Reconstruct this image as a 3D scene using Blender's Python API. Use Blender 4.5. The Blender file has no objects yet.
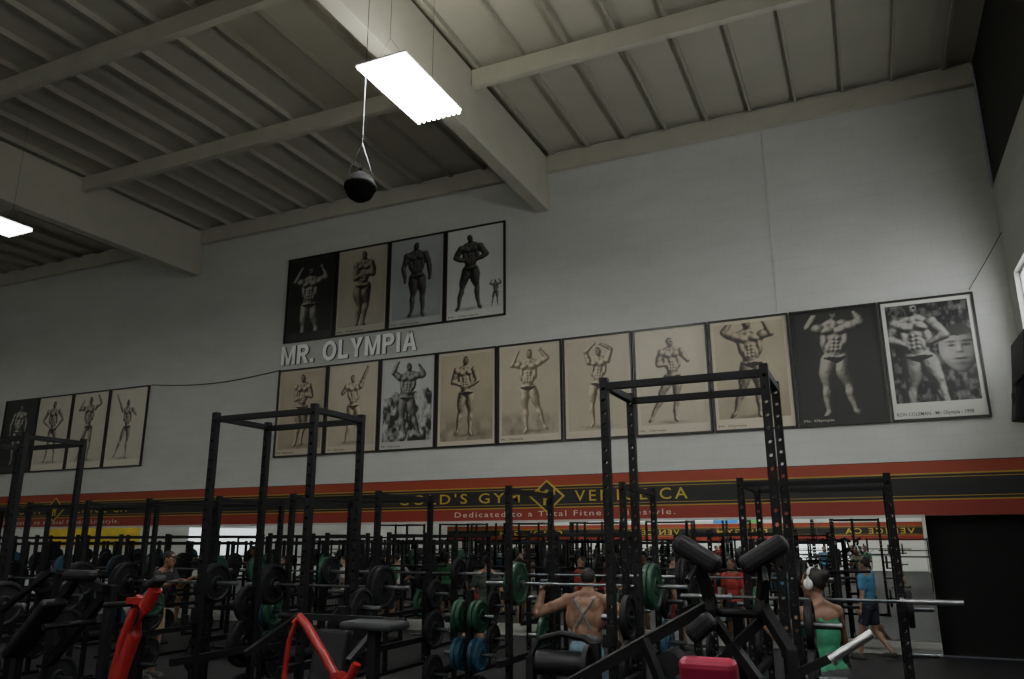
import bpy, bmesh, math, random
import numpy as np
from mathutils import Vector, Matrix
random.seed(7); np.random.seed(7)
SC=bpy.context.scene; COL=SC.collection
D=16.0; H=2.0
# ------------------------------------------------------------------ materials
def mat(name,color,rough=.5,metal=0.,emit=0.,ecol=None,var=.12,nscale=6.,bump=0.,spec=.5):
    m=bpy.data.materials.new(name); m.use_nodes=True
    nt=m.node_tree; b=nt.nodes['Principled BSDF']
    b.inputs['Roughness'].default_value=rough; b.inputs['Metallic'].default_value=metal
    b.inputs['Specular IOR Level'].default_value=spec
    tc=nt.nodes.new('ShaderNodeTexCoord'); n=nt.nodes.new('ShaderNodeTexNoise')
    n.inputs['Scale'].default_value=nscale; n.inputs['Detail'].default_value=4
    nt.links.new(tc.outputs['Object'],n.inputs['Vector'])
    r=nt.nodes.new('ShaderNodeValToRGB')
    c=np.array(color[:3])
    r.color_ramp.elements[0].position=.3; r.color_ramp.elements[1].position=.7
    r.color_ramp.elements[0].color=(*(c*(1-var)),1); r.color_ramp.elements[1].color=(*np.minimum(c*(1+var),1),1)
    nt.links.new(n.outputs['Fac'],r.inputs['Fac']); nt.links.new(r.outputs['Color'],b.inputs['Base Color'])
    if bump>0:
        bp=nt.nodes.new('ShaderNodeBump'); bp.inputs['Strength'].default_value=bump; bp.inputs['Distance'].default_value=.01
        nt.links.new(n.outputs['Fac'],bp.inputs['Height']); nt.links.new(bp.outputs['Normal'],b.inputs['Normal'])
    if emit>0:
        e=ecol or color
        b.inputs['Emission Color'].default_value=(*e[:3],1); b.inputs['Emission Strength'].default_value=emit
    return m
def wall_mat(name,color,dark=.8):
    m=bpy.data.materials.new(name); m.use_nodes=True; nt=m.node_tree; b=nt.nodes['Principled BSDF']
    b.inputs['Roughness'].default_value=.75; L=nt.links.new
    tc=nt.nodes.new('ShaderNodeTexCoord')
    mp=nt.nodes.new('ShaderNodeMapping'); mp.inputs['Scale'].default_value=(.25,.25,.7); L(tc.outputs['Object'],mp.inputs['Vector'])
    n=nt.nodes.new('ShaderNodeTexNoise'); n.inputs['Scale'].default_value=1.6; n.inputs['Detail'].default_value=6; n.inputs['Roughness'].default_value=.65
    L(mp.outputs['Vector'],n.inputs['Vector'])
    r=nt.nodes.new('ShaderNodeValToRGB'); c=np.array(color)
    r.color_ramp.elements[0].position=.3; r.color_ramp.elements[1].position=.72
    r.color_ramp.elements[0].color=(*(c*dark),1); r.color_ramp.elements[1].color=(*c,1)
    L(n.outputs['Fac'],r.inputs['Fac'])
    sx=nt.nodes.new('ShaderNodeSeparateXYZ'); L(tc.outputs['Object'],sx.inputs[0])
    ad=nt.nodes.new('ShaderNodeMath'); ad.operation='ADD'; L(sx.outputs['X'],ad.inputs[0]); L(sx.outputs['Y'],ad.inputs[1])
    cb=nt.nodes.new('ShaderNodeCombineXYZ'); L(ad.outputs[0],cb.inputs['X']); L(sx.outputs['Z'],cb.inputs['Y'])
    bk=nt.nodes.new('ShaderNodeTexBrick'); bk.inputs['Scale'].default_value=1.; bk.inputs['Brick Width'].default_value=.55; bk.inputs['Row Height'].default_value=.27
    bk.inputs['Mortar Size'].default_value=.008; bk.inputs['Mortar Smooth'].default_value=.6
    bk.inputs['Color1'].default_value=(1,1,1,1); bk.inputs['Color2'].default_value=(.97,.97,.97,1); bk.inputs['Mortar'].default_value=(.86,.86,.86,1)
    L(cb.outputs[0],bk.inputs['Vector'])
    mx=nt.nodes.new('ShaderNodeMix'); mx.data_type='RGBA'; mx.blend_type='MULTIPLY'; mx.inputs['Factor'].default_value=.7
    L(r.outputs['Color'],mx.inputs[6]); L(bk.outputs['Color'],mx.inputs[7]); L(mx.outputs[2],b.inputs['Base Color'])
    bp=nt.nodes.new('ShaderNodeBump'); bp.inputs['Strength'].default_value=.25; bp.inputs['Distance'].default_value=.01
    L(bk.outputs['Color'],bp.inputs['Height']); L(bp.outputs['Normal'],b.inputs['Normal'])
    return m
M={}
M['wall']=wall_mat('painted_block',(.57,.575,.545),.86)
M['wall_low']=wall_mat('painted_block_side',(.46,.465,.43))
M['wall_rear']=wall_mat('painted_block_rear',(.80,.80,.76))
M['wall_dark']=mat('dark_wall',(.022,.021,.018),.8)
M['ceil']=mat('ceiling_board',(.43,.415,.335),.8,var=.05,nscale=1.)
M['beam']=mat('painted_beam',(.45,.435,.355),.65,var=.05,nscale=2)
M['joist']=mat('painted_joist',(.36,.345,.28),.7,var=.06,nscale=3)
M['floor']=mat('rubber_floor',(.018,.018,.020),.7,var=.5,nscale=60,bump=.2)
M['black']=mat('black_powdercoat',(.007,.007,.008),.5,var=.2,spec=.25)
M['frame']=mat('poster_frame',(.015,.012,.010),.4)
M['pad']=mat('black_vinyl',(.010,.010,.012),.5,var=.2,nscale=14,bump=.1,spec=.3)
M['greypad']=mat('grey_vinyl',(.022,.025,.028),.5,var=.2,nscale=14,spec=.35)
M['redpad']=mat('red_vinyl',(.30,.010,.045),.4,var=.12)
M['red']=mat('red_powdercoat',(.29,.014,.015),.35,var=.1)
M['steel']=mat('steel',(.15,.16,.17),.4,metal=1.,var=.1)
M['chrome']=mat('chrome',(.28,.28,.30),.38,metal=.9,var=.05)
M['brightchrome']=mat('bright_chrome',(.45,.45,.47),.3,metal=.9,var=.05)
M['green']=mat('green_rubber',(.010,.058,.030),.5,var=.15)
M['blue']=mat('blue_rubber',(.012,.060,.10),.5,var=.15)
M['rubber']=mat('black_rubber',(.008,.008,.010),.55,var=.2,spec=.3)
M['white']=mat('white_paint',(.48,.48,.45),.5,var=.06)
M['letter']=mat('white_letter_paint',(.98,.98,.97),.5,var=.01)
M['letterside']=mat('letter_return_dark',(.04,.04,.04),.6,var=.01)
M['gold']=mat('gold_paint',(.50,.36,.045),.5,var=.08)
M['textwhite']=mat('cream_paint',(.62,.57,.49),.5,var=.05)
M['ink']=mat('black_ink',(.015,.015,.015),.5)
M['yellowsign']=mat('yellow_banner',(.8,.58,.05),.6,var=.2,nscale=2)
M['bluesign']=mat('blue_banner',(.06,.3,.8),.6); M['greensign']=mat('green_banner',(.15,.65,.15),.6)
M['lamp']=mat('lamp_diffuser',(1,1,1),.4,emit=52.,ecol=(.98,1.,.96),var=0.)
M['lampdim']=mat('lamp_diffuser_dim',(1,1,1),.4,emit=13.,ecol=(.97,1.,.95),var=0.)  # weaker emission chosen to keep the left side of the room darker
M['ceilglow']=mat('added_ceiling_glow',(1,1,1),.4,emit=12.,ecol=(1.,.99,.9),var=0.)  # added glow that brightens the ceiling, not part of a seen lamp
M['day']=mat('daylight_glass',(1,1,1),.4,emit=5.5,ecol=(.95,.98,1.),var=0.)
M['dayr']=mat('daylight_glass_rear',(1,1,1),.4,emit=1.2,ecol=(.9,.97,1.),var=0.)
M['housing']=mat('lamp_housing',(.6,.6,.58),.5)
M['void']=mat('dark_doorway',(.005,.005,.005),.9)
m=bpy.data.materials.new('mirror_glass'); m.use_nodes=True; b=m.node_tree.nodes['Principled BSDF']
b.inputs['Metallic'].default_value=1; b.inputs['Roughness'].default_value=.005; b.inputs['Base Color'].default_value=(.9,.93,.91,1); M['mirror']=m
def attr_mat(name,rough=.4):
    m=bpy.data.materials.new(name); m.use_nodes=True; nt=m.node_tree; b=nt.nodes['Principled BSDF']
    a=nt.nodes.new('ShaderNodeAttribute'); a.attribute_name='Col'
    nt.links.new(a.outputs['Color'],b.inputs['Base Color']); b.inputs['Roughness'].default_value=rough; return m
M['print']=attr_mat('photo_print')
def stripe_mat(name,z0,z1):
    m=bpy.data.materials.new(name); m.use_nodes=True; nt=m.node_tree; b=nt.nodes['Principled BSDF']; L=nt.links.new
    b.inputs['Roughness'].default_value=.5
    tc=nt.nodes.new('ShaderNodeTexCoord'); sx=nt.nodes.new('ShaderNodeSeparateXYZ'); L(tc.outputs['Object'],sx.inputs[0])
    mr=nt.nodes.new('ShaderNodeMapRange'); mr.inputs['From Min'].default_value=z0; mr.inputs['From Max'].default_value=z1
    L(sx.outputs['Z'],mr.inputs['Value']); r=nt.nodes.new('ShaderNodeValToRGB'); r.color_ramp.interpolation='CONSTANT'
    red=(.25,.026,.014,1); redt=(.30,.040,.016,1); bl=(.009,.009,.009,1); ye=(.42,.27,.03,1)
    st=[(0,red),(.275,ye),(.30,bl),(.345,ye),(.358,bl),(.69,ye),(.703,bl),(.745,ye),(.77,redt),(.985,bl)]
    cr=r.color_ramp
    cr.elements[0].position=0; cr.elements[0].color=st[0][1]; cr.elements[1].position=st[1][0]; cr.elements[1].color=st[1][1]
    for p,c in st[2:]:
        e=cr.elements.new(p); e.color=c
    L(mr.outputs['Result'],r.inputs['Fac']); L(r.outputs['Color'],b.inputs['Base Color']); return m
# ------------------------------------------------------------------ mesh builder
def basis_from(d):
    d=Vector(d).normalized(); a=Vector((0,0,1)) if abs(d.z)<.9 else Vector((1,0,0))
    x=a.cross(d).normalized(); y=d.cross(x); return x,y,d
class MB:
    def __init__(s): s.v=[]; s.f=[]
    def box(s,c,sz,R=None):
        c=Vector(c); n=len(s.v)
        for dx in(-.5,.5):
            for dy in(-.5,.5):
                for dz in(-.5,.5):
                    p=Vector((dx*sz[0],dy*sz[1],dz*sz[2]))
                    if R is not None: p=R@p
                    s.v.append(tuple(c+p))
        for f in((0,1,3,2),(4,6,7,5),(0,4,5,1),(2,3,7,6),(0,2,6,4),(1,5,7,3)): s.f.append(tuple(n+i for i in f))
        return s
    def beam(s,p,q,w,h,up=(0,0,1)):
        p=Vector(p);q=Vector(q); d=(q-p); L=d.length; d.normalize(); u=Vector(up)
        if abs(d.dot(u))>.98: u=Vector((0,1,0))
        x=d.cross(u).normalized(); z=x.cross(d)
        R=Matrix((x,d,z)).transposed(); return s.box((p+q)/2,(w,L,h),R)
    def rings(s,rs,closed_ends=True):
        n=len(s.v); k=len(rs[0])
        for r in rs: s.v.extend([tuple(p) for p in r])
        for i in range(len(rs)-1):
            for j in range(k):
                a=n+i*k+j; b=n+i*k+(j+1)%k; s.f.append((a,b,b+k,a+k))
        if closed_ends:
            s.f.append(tuple(n+j for j in range(k))[::-1]); e=n+(len(rs)-1)*k; s.f.append(tuple(e+j for j in range(k)))
        return s
    def cyl(s,p,q,r0,r1=None,n=12):
        r1=r0 if r1 is None else r1; p=Vector(p);q=Vector(q); x,y,d=basis_from(q-p)
        R=[[c+(x*math.cos(2*math.pi*j/n)+y*math.sin(2*math.pi*j/n))*r for j in range(n)] for c,r in((p,r0),(q,r1))]
        return s.rings(R)
    def tube(s,pts,r,n=8):
        pts=[Vector(p) for p in pts]; rs=[]
        for i,p in enumerate(pts):
            d=(pts[min(i+1,len(pts)-1)]-pts[max(i-1,0)]); x,y,_=basis_from(d)
            rs.append([p+(x*math.cos(2*math.pi*j/n)+y*math.sin(2*math.pi*j/n))*r for j in range(n)])
        return s.rings(rs)
    def lathe(s,prof,c=(0,0,0),axis=(1,0,0),n=28):
        c=Vector(c); x,y,d=basis_from(axis)
        rs=[[c+d*a+(x*math.cos(2*math.pi*j/n)+y*math.sin(2*math.pi*j/n))*max(r,1e-4) for j in range(n)] for a,r in prof]
        return s.rings(rs)
    def capsule(s,p,r0,q,r1,n=12,m=4):
        p=Vector(p);q=Vector(q); x,y,d=basis_from(q-p); rs=[]
        for i in range(m+1):
            t=-math.pi/2+.01+(math.pi/2-.01)*i/m; rs.append((p+d*math.sin(t)*r0,math.cos(t)*r0))
        for i in range(m+1):
            t=(math.pi/2-.01)*i/m; rs.append((q+d*math.sin(t)*r1,math.cos(t)*r1))
        return s.rings([[c+(x*math.cos(2*math.pi*j/n)+y*math.sin(2*math.pi*j/n))*r for j in range(n)] for c,r in rs])
    def ell(s,c,rad,B=None,n=16,m=10):
        c=Vector(c); rs=[]
        for i in range(m+1):
            t=-math.pi/2+.02+(math.pi-.04)*i/m; ring=[]
            for j in range(n):
                a=2*math.pi*j/n; p=Vector((math.cos(t)*math.cos(a)*rad[0],math.cos(t)*math.sin(a)*rad[1],math.sin(t)*rad[2]))
                if B is not None: p=B@p
                ring.append(c+p)
            rs.append(ring)
        return s.rings(rs)
    def prism(s,pts,y0,y1):
        n=len(s.v);k=len(pts)
        for y in(y0,y1):
            for x,z in pts: s.v.append((x,y,z))
        s.f.append(tuple(range(n,n+k))); s.f.append(tuple(range(n+2*k-1,n+k-1,-1)))
        for j in range(k): s.f.append((n+(j+1)%k,n+j,n+k+j,n+k+(j+1)%k))
        return s
    def obj(s,name,mt,parent=None,smooth=False,bevel=0,loc=None,remesh=0,label=None):
        me=bpy.data.meshes.new(name); me.from_pydata(s.v,[],s.f); me.update()
        if smooth:
            me.polygons.foreach_set('use_smooth',[True]*len(me.polygons)); me.set_sharp_from_angle(angle=math.radians(40))
        me.materials.append(M[mt] if isinstance(mt,str) else mt)
        o=bpy.data.objects.new(name,me); COL.objects.link(o)
        if parent: o.parent=parent
        if loc: o.location=loc
        if remesh:
            md=o.modifiers.new('remesh','REMESH'); md.mode='VOXEL'; md.voxel_size=remesh; md.use_smooth_shade=True
            sm=o.modifiers.new('smooth','SMOOTH'); sm.factor=.5; sm.iterations=2
        if bevel:
            bv=o.modifiers.new('bevel','BEVEL'); bv.width=bevel; bv.segments=3; bv.limit_method='ANGLE'
        if label: o['label']=label
        return o
def root(name,loc,label,cat,group=None,rot=0):
    e=bpy.data.objects.new(name,None); e.empty_display_size=.1; COL.objects.link(e); e.location=loc; e.rotation_euler=(0,0,rot)
    tag(e,label,cat,group); return e
def tag(e,label,cat,group=None):
    e['label']=label; e['category']=cat
    if group: e['group']=group
    return e
def struct(o): o['kind']='structure'; return o
def copy_thing(r,loc,rot=None,label=None,skip=()):
    c=r.copy(); COL.objects.link(c); c.location=loc
    if rot is not None: c.rotation_euler=(0,0,rot)
    if label: c['label']=label
    for ch in list(r.children):
        if ch.name.split('.')[0] in skip: continue
        d=ch.copy(); COL.objects.link(d); d.parent=c
    return c
def text_mesh(s,name,mt,loc,width=None,cap=None,extrude=.005,bold=.0,parent=None,rotz=0,space=1.):
    cu=bpy.data.curves.new('t','FONT'); cu.body=s; cu.size=1; cu.offset=bold; cu.space_character=space
    cu.resolution_u=3; cu.extrude=.5
    t=bpy.data.objects.new('t',cu); COL.objects.link(t)
    bpy.context.view_layer.update()
    me=bpy.data.meshes.new_from_object(t); bpy.data.objects.remove(t)
    co=np.empty(len(me.vertices)*3); me.vertices.foreach_get('co',co); co=co.reshape(-1,3)
    x0,x1=co[:,0].min(),co[:,0].max(); y0,y1=co[:,1].min(),co[:,1].max()
    sx=(width/(x1-x0)) if width else 1; sy=(cap/(y1-y0)) if cap else sx
    if not width: sx=sy
    me.name=name
    new=np.zeros_like(co); new[:,0]=(co[:,0]-x0)*sx; new[:,2]=(co[:,1]-y0)*sy; new[:,1]=-(co[:,2]+.5)*extrude
    me.vertices.foreach_set('co',new.reshape(-1)); me.update()
    me.materials.clear(); me.materials.append(M[mt])
    o=bpy.data.objects.new(name,me); COL.objects.link(o); o.location=loc; o.rotation_euler=(0,0,rotz)
    if parent: o.parent=parent
    return o
# ------------------------------------------------------------------ room shell
XR=2.73; XL=-30.; YF=-22.; ZT=11.1; DX=.87; ZM=2.37
struct(MB().box(((XL+XR)/2,(YF+D)/2,-.1),(XR-XL,D-YF,.2)).obj('floor','floor'))
struct(MB().box(((XL+XR)/2,(YF+D)/2,ZT+.1),(XR-XL+.8,D-YF+.8,.2)).obj('ceiling','ceil'))
w=MB(); w.box(((XL+XR)/2,D+.15,(ZM+ZT)/2),(XR-XL,.3,ZT-ZM)); w.box(((XL+DX)/2,D+.15,ZM/2),(DX-XL,.3,ZM))
struct(w.obj('wall_back','wall'))
struct(MB().box((DX+(XR-DX)/2,D+.28,ZM/2),(XR-DX,.04,ZM)).obj('door_1','void'))  # black panel painted in for the unlit room behind the opening
w=MB(); ZR=8.36
wy0,wy1,wz0,wz1=5.0,15.35,5.15,6.5
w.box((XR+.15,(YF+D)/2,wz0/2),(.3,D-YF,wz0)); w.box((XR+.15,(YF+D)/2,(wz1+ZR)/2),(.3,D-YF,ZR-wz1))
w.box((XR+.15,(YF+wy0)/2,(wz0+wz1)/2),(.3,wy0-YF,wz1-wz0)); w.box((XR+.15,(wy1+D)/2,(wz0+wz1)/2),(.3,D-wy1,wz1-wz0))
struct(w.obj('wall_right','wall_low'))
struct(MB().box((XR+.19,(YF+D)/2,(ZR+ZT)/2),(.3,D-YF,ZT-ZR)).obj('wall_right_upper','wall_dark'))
struct(MB().box((XL-.15,(YF+D)/2,ZT/2),(.3,D-YF,ZT)).obj('wall_left','wall_rear'))
struct(MB().box(((XL+XR)/2,YF-.15,ZT/2),(XR-XL,.3,ZT)).obj('wall_front','wall_rear'))
struct(MB().box((XR+.2,(wy0+wy1)/2,(wz0+wz1)/2),(.03,wy1-wy0,wz1-wz0)).obj('window_1','day'))
f=MB()
for y in np.linspace(wy0,wy1,8): f.box((XR+.12,y,(wz0+wz1)/2),(.06,.06,wz1-wz0))
for z in(wz0+.03,wz1-.03): f.box((XR+.12,(wy0+wy1)/2,z),(.06,wy1-wy0,.06))
struct(f.obj('trim_3','white'))
struct(MB().box((-14,YF+.01,3.7),(9,.04,1.2)).obj('window_2','dayr'))
struct(MB().box((XL+.01,1.,1.9),(.04,5,1.3)).obj('window_3','dayr'))
struct(MB().box((-3,YF+.01,1.1),(3,.04,1.2)).obj('window_4','dayr'))
struct(MB().box(((XL+XR)/2,D-.006,(2.37+3.34)/2),(XR-XL,.012,.97)).obj('trim_1',stripe_mat('stripe_paint',2.37,3.34)))
struct(MB().box(((XL+XR)/2,YF+.012,2.35),(XR-XL,.02,1.1)).obj('trim_4',stripe_mat('stripe_paint_rear',1.8,2.9)))
struct(MB().box(((XL+DX)/2,D-.02,.16),(DX-XL,.04,.1)).obj('trim_2','white'))
struct(MB().box(((XL+DX)/2,D-.03,ZM-.01),(DX-XL,.06,.05)).obj('trim_6','white'))
o=MB().box((0,0,0),(.03,4.5,.85)).obj('wall_banner','yellowsign',loc=(XL+.02,8.6,2.15)); tag(o,'large plain yellow banner hung on the side wall','banner')
o=MB().box((0,0,0),(1.6,.03,.5)).obj('wall_banner','bluesign',loc=(-8.9,YF+.02,3.17)); tag(o,'small plain blue banner above the far stripe','banner')
o=MB().box((0,0,0),(1.2,.03,.5)).obj('wall_banner','greensign',loc=(-7.4,YF+.02,3.17)); tag(o,'small plain green banner above the far stripe','banner')
x=DX-.005; first=None; wd=1.83
while x>XL+.5:
    if first is None:
        first=MB().box((0,0,1.07),(wd-.006,.012,2.1)).obj('mirror_pane','mirror'); first.location=(x-wd/2,D-.012,.22)
        tag(first,'tall frameless wall mirror pane below the painted stripe','mirror','wall mirrors')
    else:
        q=first.copy(); COL.objects.link(q); q.location=(x-wd/2,D-.012,.22)
    x-=wd
BX=[-6.41,-17.58,-28.75]
for i,bx in enumerate(BX):
    o=MB().box((0,0,0),(.3,D-YF-.02,1.37)).obj('ceiling_beam','beam',bevel=.01,loc=(bx,(D+YF)/2,10.285))
    tag(o,'deep cream-painted main roof beam running to the gym wall','roof beam','main roof beams')
segs=[(-28.6,-17.73),(-17.43,-6.56),(-6.26,XR)]
for y in(12.0,8.35,4.7,1.05,-2.6,-6.25):
    for a,b2 in segs:
        o=MB().box((0,0,0),(b2-a-.01,.15,.37)).obj('ceiling_purlin','beam',bevel=.006,loc=((a+b2)/2,y,10.785))
        tag(o,'cream-painted cross beam spanning between main roof beams','roof beam','cross beams')
for a,b2 in segs:
    o=MB().box((0,0,0),(b2-a-.01,.14,.41)).obj('wall_ledger','beam',bevel=.006,loc=((a+b2)/2,D-.08,10.765))
    tag(o,'cream-painted ledger board along the top of the wall','roof beam','wall ledgers')
jm=None; x=2.25
while x>XL+.2:
    if jm is None:
        jm=MB().box((0,0,0),(.05,D-YF-.05,.13)).obj('ceiling_joist','joist',loc=(x,(D+YF)/2,11.035))
        tag(jm,'narrow painted roof joist under the ceiling boards','roof joist','roof joists')
    else:
        q=jm.copy(); COL.objects.link(q); q.location.x=x
    x-=.93
# ------------------------------------------------------------------ lamps
def fixture(loc,lamp='lamp'):
    r=root('ceiling_light',loc,'white rectangular high-bay fluorescent light hanging on cables','ceiling light','high-bay lights')
    hb=MB(); hb.box((0,0,.03),(.84,1.66,.03))
    hb.obj('housing','housing',r)
    lp=MB(); lp.box((0,0,0),(.80,1.62,.03))
    for i in range(9): lp.cyl((-.36+.09*i,-.83,-.02),(-.36+.09*i,.83,-.02),.024,n=8)
    lp.obj('lamp_tube_bank',lamp,r,smooth=True)
    if lamp=='lamp': MB().box((0,0,.05),(.7,1.5,.006)).obj('added_glow_panel','ceilglow',r)  # added panel on the housing, throws extra light on the ceiling
    for sy in(-.6,.6):
        c=MB(); c.tube([(-.3,sy,.04),(0,sy,.5),(0,sy,ZT-loc[2]-.01)],.003,6); c.tube([(.3,sy,.04),(0,sy,.5)],.003,6); c.obj('suspension_cable','black',r)
    return r
F0=fixture((-5.59,8.72,8.5))
for p in[(-5.59,-1,8.5),(-5.59,-10,8.5),(-16,-12,8.5),(-1.,-17,6.),(-7,-17,6.),(-13,-17,6.),(-20,-17,6.),(.6,1.5,8.5)]: copy_thing(F0,p)  # the copies by the rear wall are added, unseen, to brighten it
F1=fixture((-16.25,9.07,8.5),'lampdim')
for p in[(-26.5,8.9,8.5),(-16,-1,8.5),(-26,-1,8.5)]: copy_thing(F1,p)
# ------------------------------------------------------------------ hanging ball
r=root('hanging_ball',(-5.9,8.0,6.67),'black spherical ball hanging from the roof on a cable sling','hanging ball')
b=MB(); b.lathe([(-.215,.01),(-.20,.08),(-.15,.155),(-.04,.21),(-.03,.218),(.03,.218),(.04,.21),(.15,.155),(.20,.08),(.215,.01)],axis=(0,0,1),n=32)
b.obj('ball',mat('matte_black_ball',(.004,.004,.004),.9,spec=.1),r,smooth=True)
MB().cyl((0,0,.20),(0,0,.28),.03).obj('top_cap','black',r,smooth=True)
for a in(0,2.09,4.19): MB().tube([(.18*math.cos(a),.18*math.sin(a),.1),(.15*math.cos(a),.15*math.sin(a),.25),(0,0,.66)],.006,6).obj('sling_rope','steel',r)
MB().cyl((0,0,.66),(0,0,ZT-6.67),.006,n=6).obj('cable','steel',r)
# ------------------------------------------------------------------ poster pictures
def fbm(nx,ny,seed,base=4):
    rs=np.random.RandomState(seed); out=np.zeros((ny,nx)); amp=1
    for o in range(5):
        n=base*2**o; g=rs.rand(n+2,n+2)
        yy=np.linspace(0,n,ny); xx=np.linspace(0,n,nx); yi=yy.astype(int); xi=xx.astype(int)
        fy=(yy-yi)[:,None]; fx=(xx-xi)[None,:]; fy=fy*fy*(3-2*fy); fx=fx*fx*(3-2*fx)
        v=(g[yi][:,xi]*(1-fx)+g[yi][:,xi+1]*fx)*(1-fy)+(g[yi+1][:,xi]*(1-fx)+g[yi+1][:,xi+1]*fx)*fy
        out+=v*amp; amp*=.5
    return out/1.94
def blur(A,r):
    for ax in(0,1):
        for _ in range(2):
            B=np.zeros_like(A)
            for k in range(-r,r+1): B+=np.roll(A,k,ax)
            A=B/(2*r+1)
    return A
POSES={
 'double':dict(a=[((.225,.83),(.15,.955)),((-.225,.83),(-.15,.955))],k=[(.09,.28),(-.09,.28)],f=[(.11,.05),(-.11,.05)]),
 'doubleb':dict(a=[((.23,.86),(.14,.96)),((-.22,.81),(-.16,.94))],k=[(.11,.29),(-.05,.28)],f=[(.17,.06),(-.06,.04)]),
 'double2':dict(a=[((.24,.87),(.17,.985)),((-.23,.80),(-.16,.92))],k=[(.05,.28),(-.12,.29)],f=[(.02,.05),(-.19,.06)]),
 'relaxed':dict(a=[((.19,.66),(.18,.50)),((-.19,.66),(-.18,.50))],k=[(.07,.28),(-.07,.28)],f=[(.08,.05),(-.08,.05)]),
 'hips':dict(a=[((.23,.68),(.10,.57)),((-.23,.68),(-.10,.57))],k=[(.08,.28),(-.08,.28)],f=[(.11,.05),(-.09,.05)]),
 'handson':dict(a=[((.17,.66),(.04,.60)),((-.18,.67),(-.02,.62))],k=[(.04,.28),(-.10,.29)],f=[(.03,.05),(-.14,.06)],w=.9),
 'side':dict(a=[((.15,.67),(-.01,.70)),((-.11,.64),(.03,.67))],k=[(.09,.30),(-.01,.27)],f=[(.04,.06),(-.05,.04)],w=.82),
 'raised':dict(a=[((.19,.93),(.26,1.07)),((-.19,.72),(-.09,.81))],k=[(.11,.3),(-.05,.28)],f=[(.18,.07),(-.07,.04)],w=.92),
 'overhead':dict(a=[((.165,.94),(.05,1.01)),((-.165,.93),(-.05,1.01))],k=[(.07,.28),(-.06,.28)],f=[(.08,.05),(-.05,.05)],w=.9),
 'crab':dict(a=[((.22,.69),(.07,.63)),((-.22,.69),(-.07,.63))],k=[(.11,.29),(-.1,.28)],f=[(.15,.05),(-.13,.05)]),
 'point':dict(a=[((.18,.70),(.10,.80)),((-.17,.67),(-.03,.66))],k=[(.05,.29),(-.13,.3)],f=[(.04,.05),(-.23,.06)],w=.88),
}
def fig_height(U,V,pose,k=1.):
    P=POSES[pose]; tw=P.get('w',1.); Hh=[np.zeros_like(U)]
    def cap(p,q,r0,r1,base=0.):
        px,py=p; qx,qy=q; dx,dy=qx-px,qy-py; t=np.clip(((U-px)*dx+(V-py)*dy)/(dx*dx+dy*dy+1e-9),0,1)
        d2=(U-px-t*dx)**2+(V-py-t*dy)**2; bul=1+.2*np.sin(t*math.pi); r=(r0+(r1-r0)*t)*k*bul; h=np.sqrt(np.maximum(r*r-d2,0)); Hh[0]=np.maximum(Hh[0],np.where(h>0,h+base,0))
    def el(c,rx,ry,hz,base=0.):
        q=1-((U-c[0]*tw)/(rx*k*tw))**2-((V-c[1])/ry)**2; h=hz*np.sqrt(np.maximum(q,0)); Hh[0]=np.maximum(Hh[0],np.where(h>0,h+base,0))
    for i,sx in enumerate((1,-1)):
        hip=(sx*.05,.5); kn=P['k'][i]; an=P['f'][i]
        cap(hip,kn,.062,.030); cap((hip[0]+sx*.022,.45),(kn[0]+sx*.012,kn[1]+.05),.031,.02,.024); cap((hip[0]-sx*.008,.43),(kn[0]-sx*.014,kn[1]+.04),.023,.018,.022)
        cap(kn,an,.030,.017); cap((kn[0]+sx*.012,kn[1]-.04),(kn[0]*.55+an[0]*.45+sx*.008,kn[1]*.55+an[1]*.45),.023,.016,.012); cap((kn[0]-sx*.013,kn[1]-.05),(kn[0]*.5+an[0]*.5-sx*.01,kn[1]*.5+an[1]*.5),.020,.014,.012)
        cap(an,(an[0]+sx*.03,an[1]-.032),.02,.016)
    el((0,.70),.100,.15,.07); el((0,.775),.128,.07,.075); el((0,.60),.070,.12,.07); el((0,.52),.084,.06,.072)
    for sx in(1,-1):
        el((sx*.056,.777),.055,.037,.05,.045); el((sx*.086,.70),.03,.085,.045,.028); cap((0,.86),(sx*.105*tw,.815),.024,.026,.03)
        for yy in(.705,.67,.637,.603): el((sx*.019,yy),.015,.0135,.020,.065)
        el((sx*.052,.63),.022,.055,.025,.05)
    cap((0,.80),(0,.88),.034,.028,.025)
    for i,sx in enumerate((1,-1)):
        sh=(sx*.132*tw,.803); e,wv=P['a'][i]; cap(sh,e,.035,.027,.035); el((sx*.136,.806),.042,.046,.045,.045)
        cap(e,wv,.029,.016,.05)
        hx,hy=wv[0]-e[0],wv[1]-e[1]; hl=math.hypot(hx,hy); cap(wv,(wv[0]+hx/hl*.03,wv[1]+hy/hl*.03),.018,.015,.05)
    q=1-(U/.040)**2-((V-.925)/.056)**2; h=.05*np.sqrt(np.maximum(q,0)); Hh[0]=np.maximum(Hh[0],np.where(q>0,h+.05,0))
    return Hh[0],(abs(U)<.10)&(V<.538)&(V>.528-.05*(1-abs(U)/.10))
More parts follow.
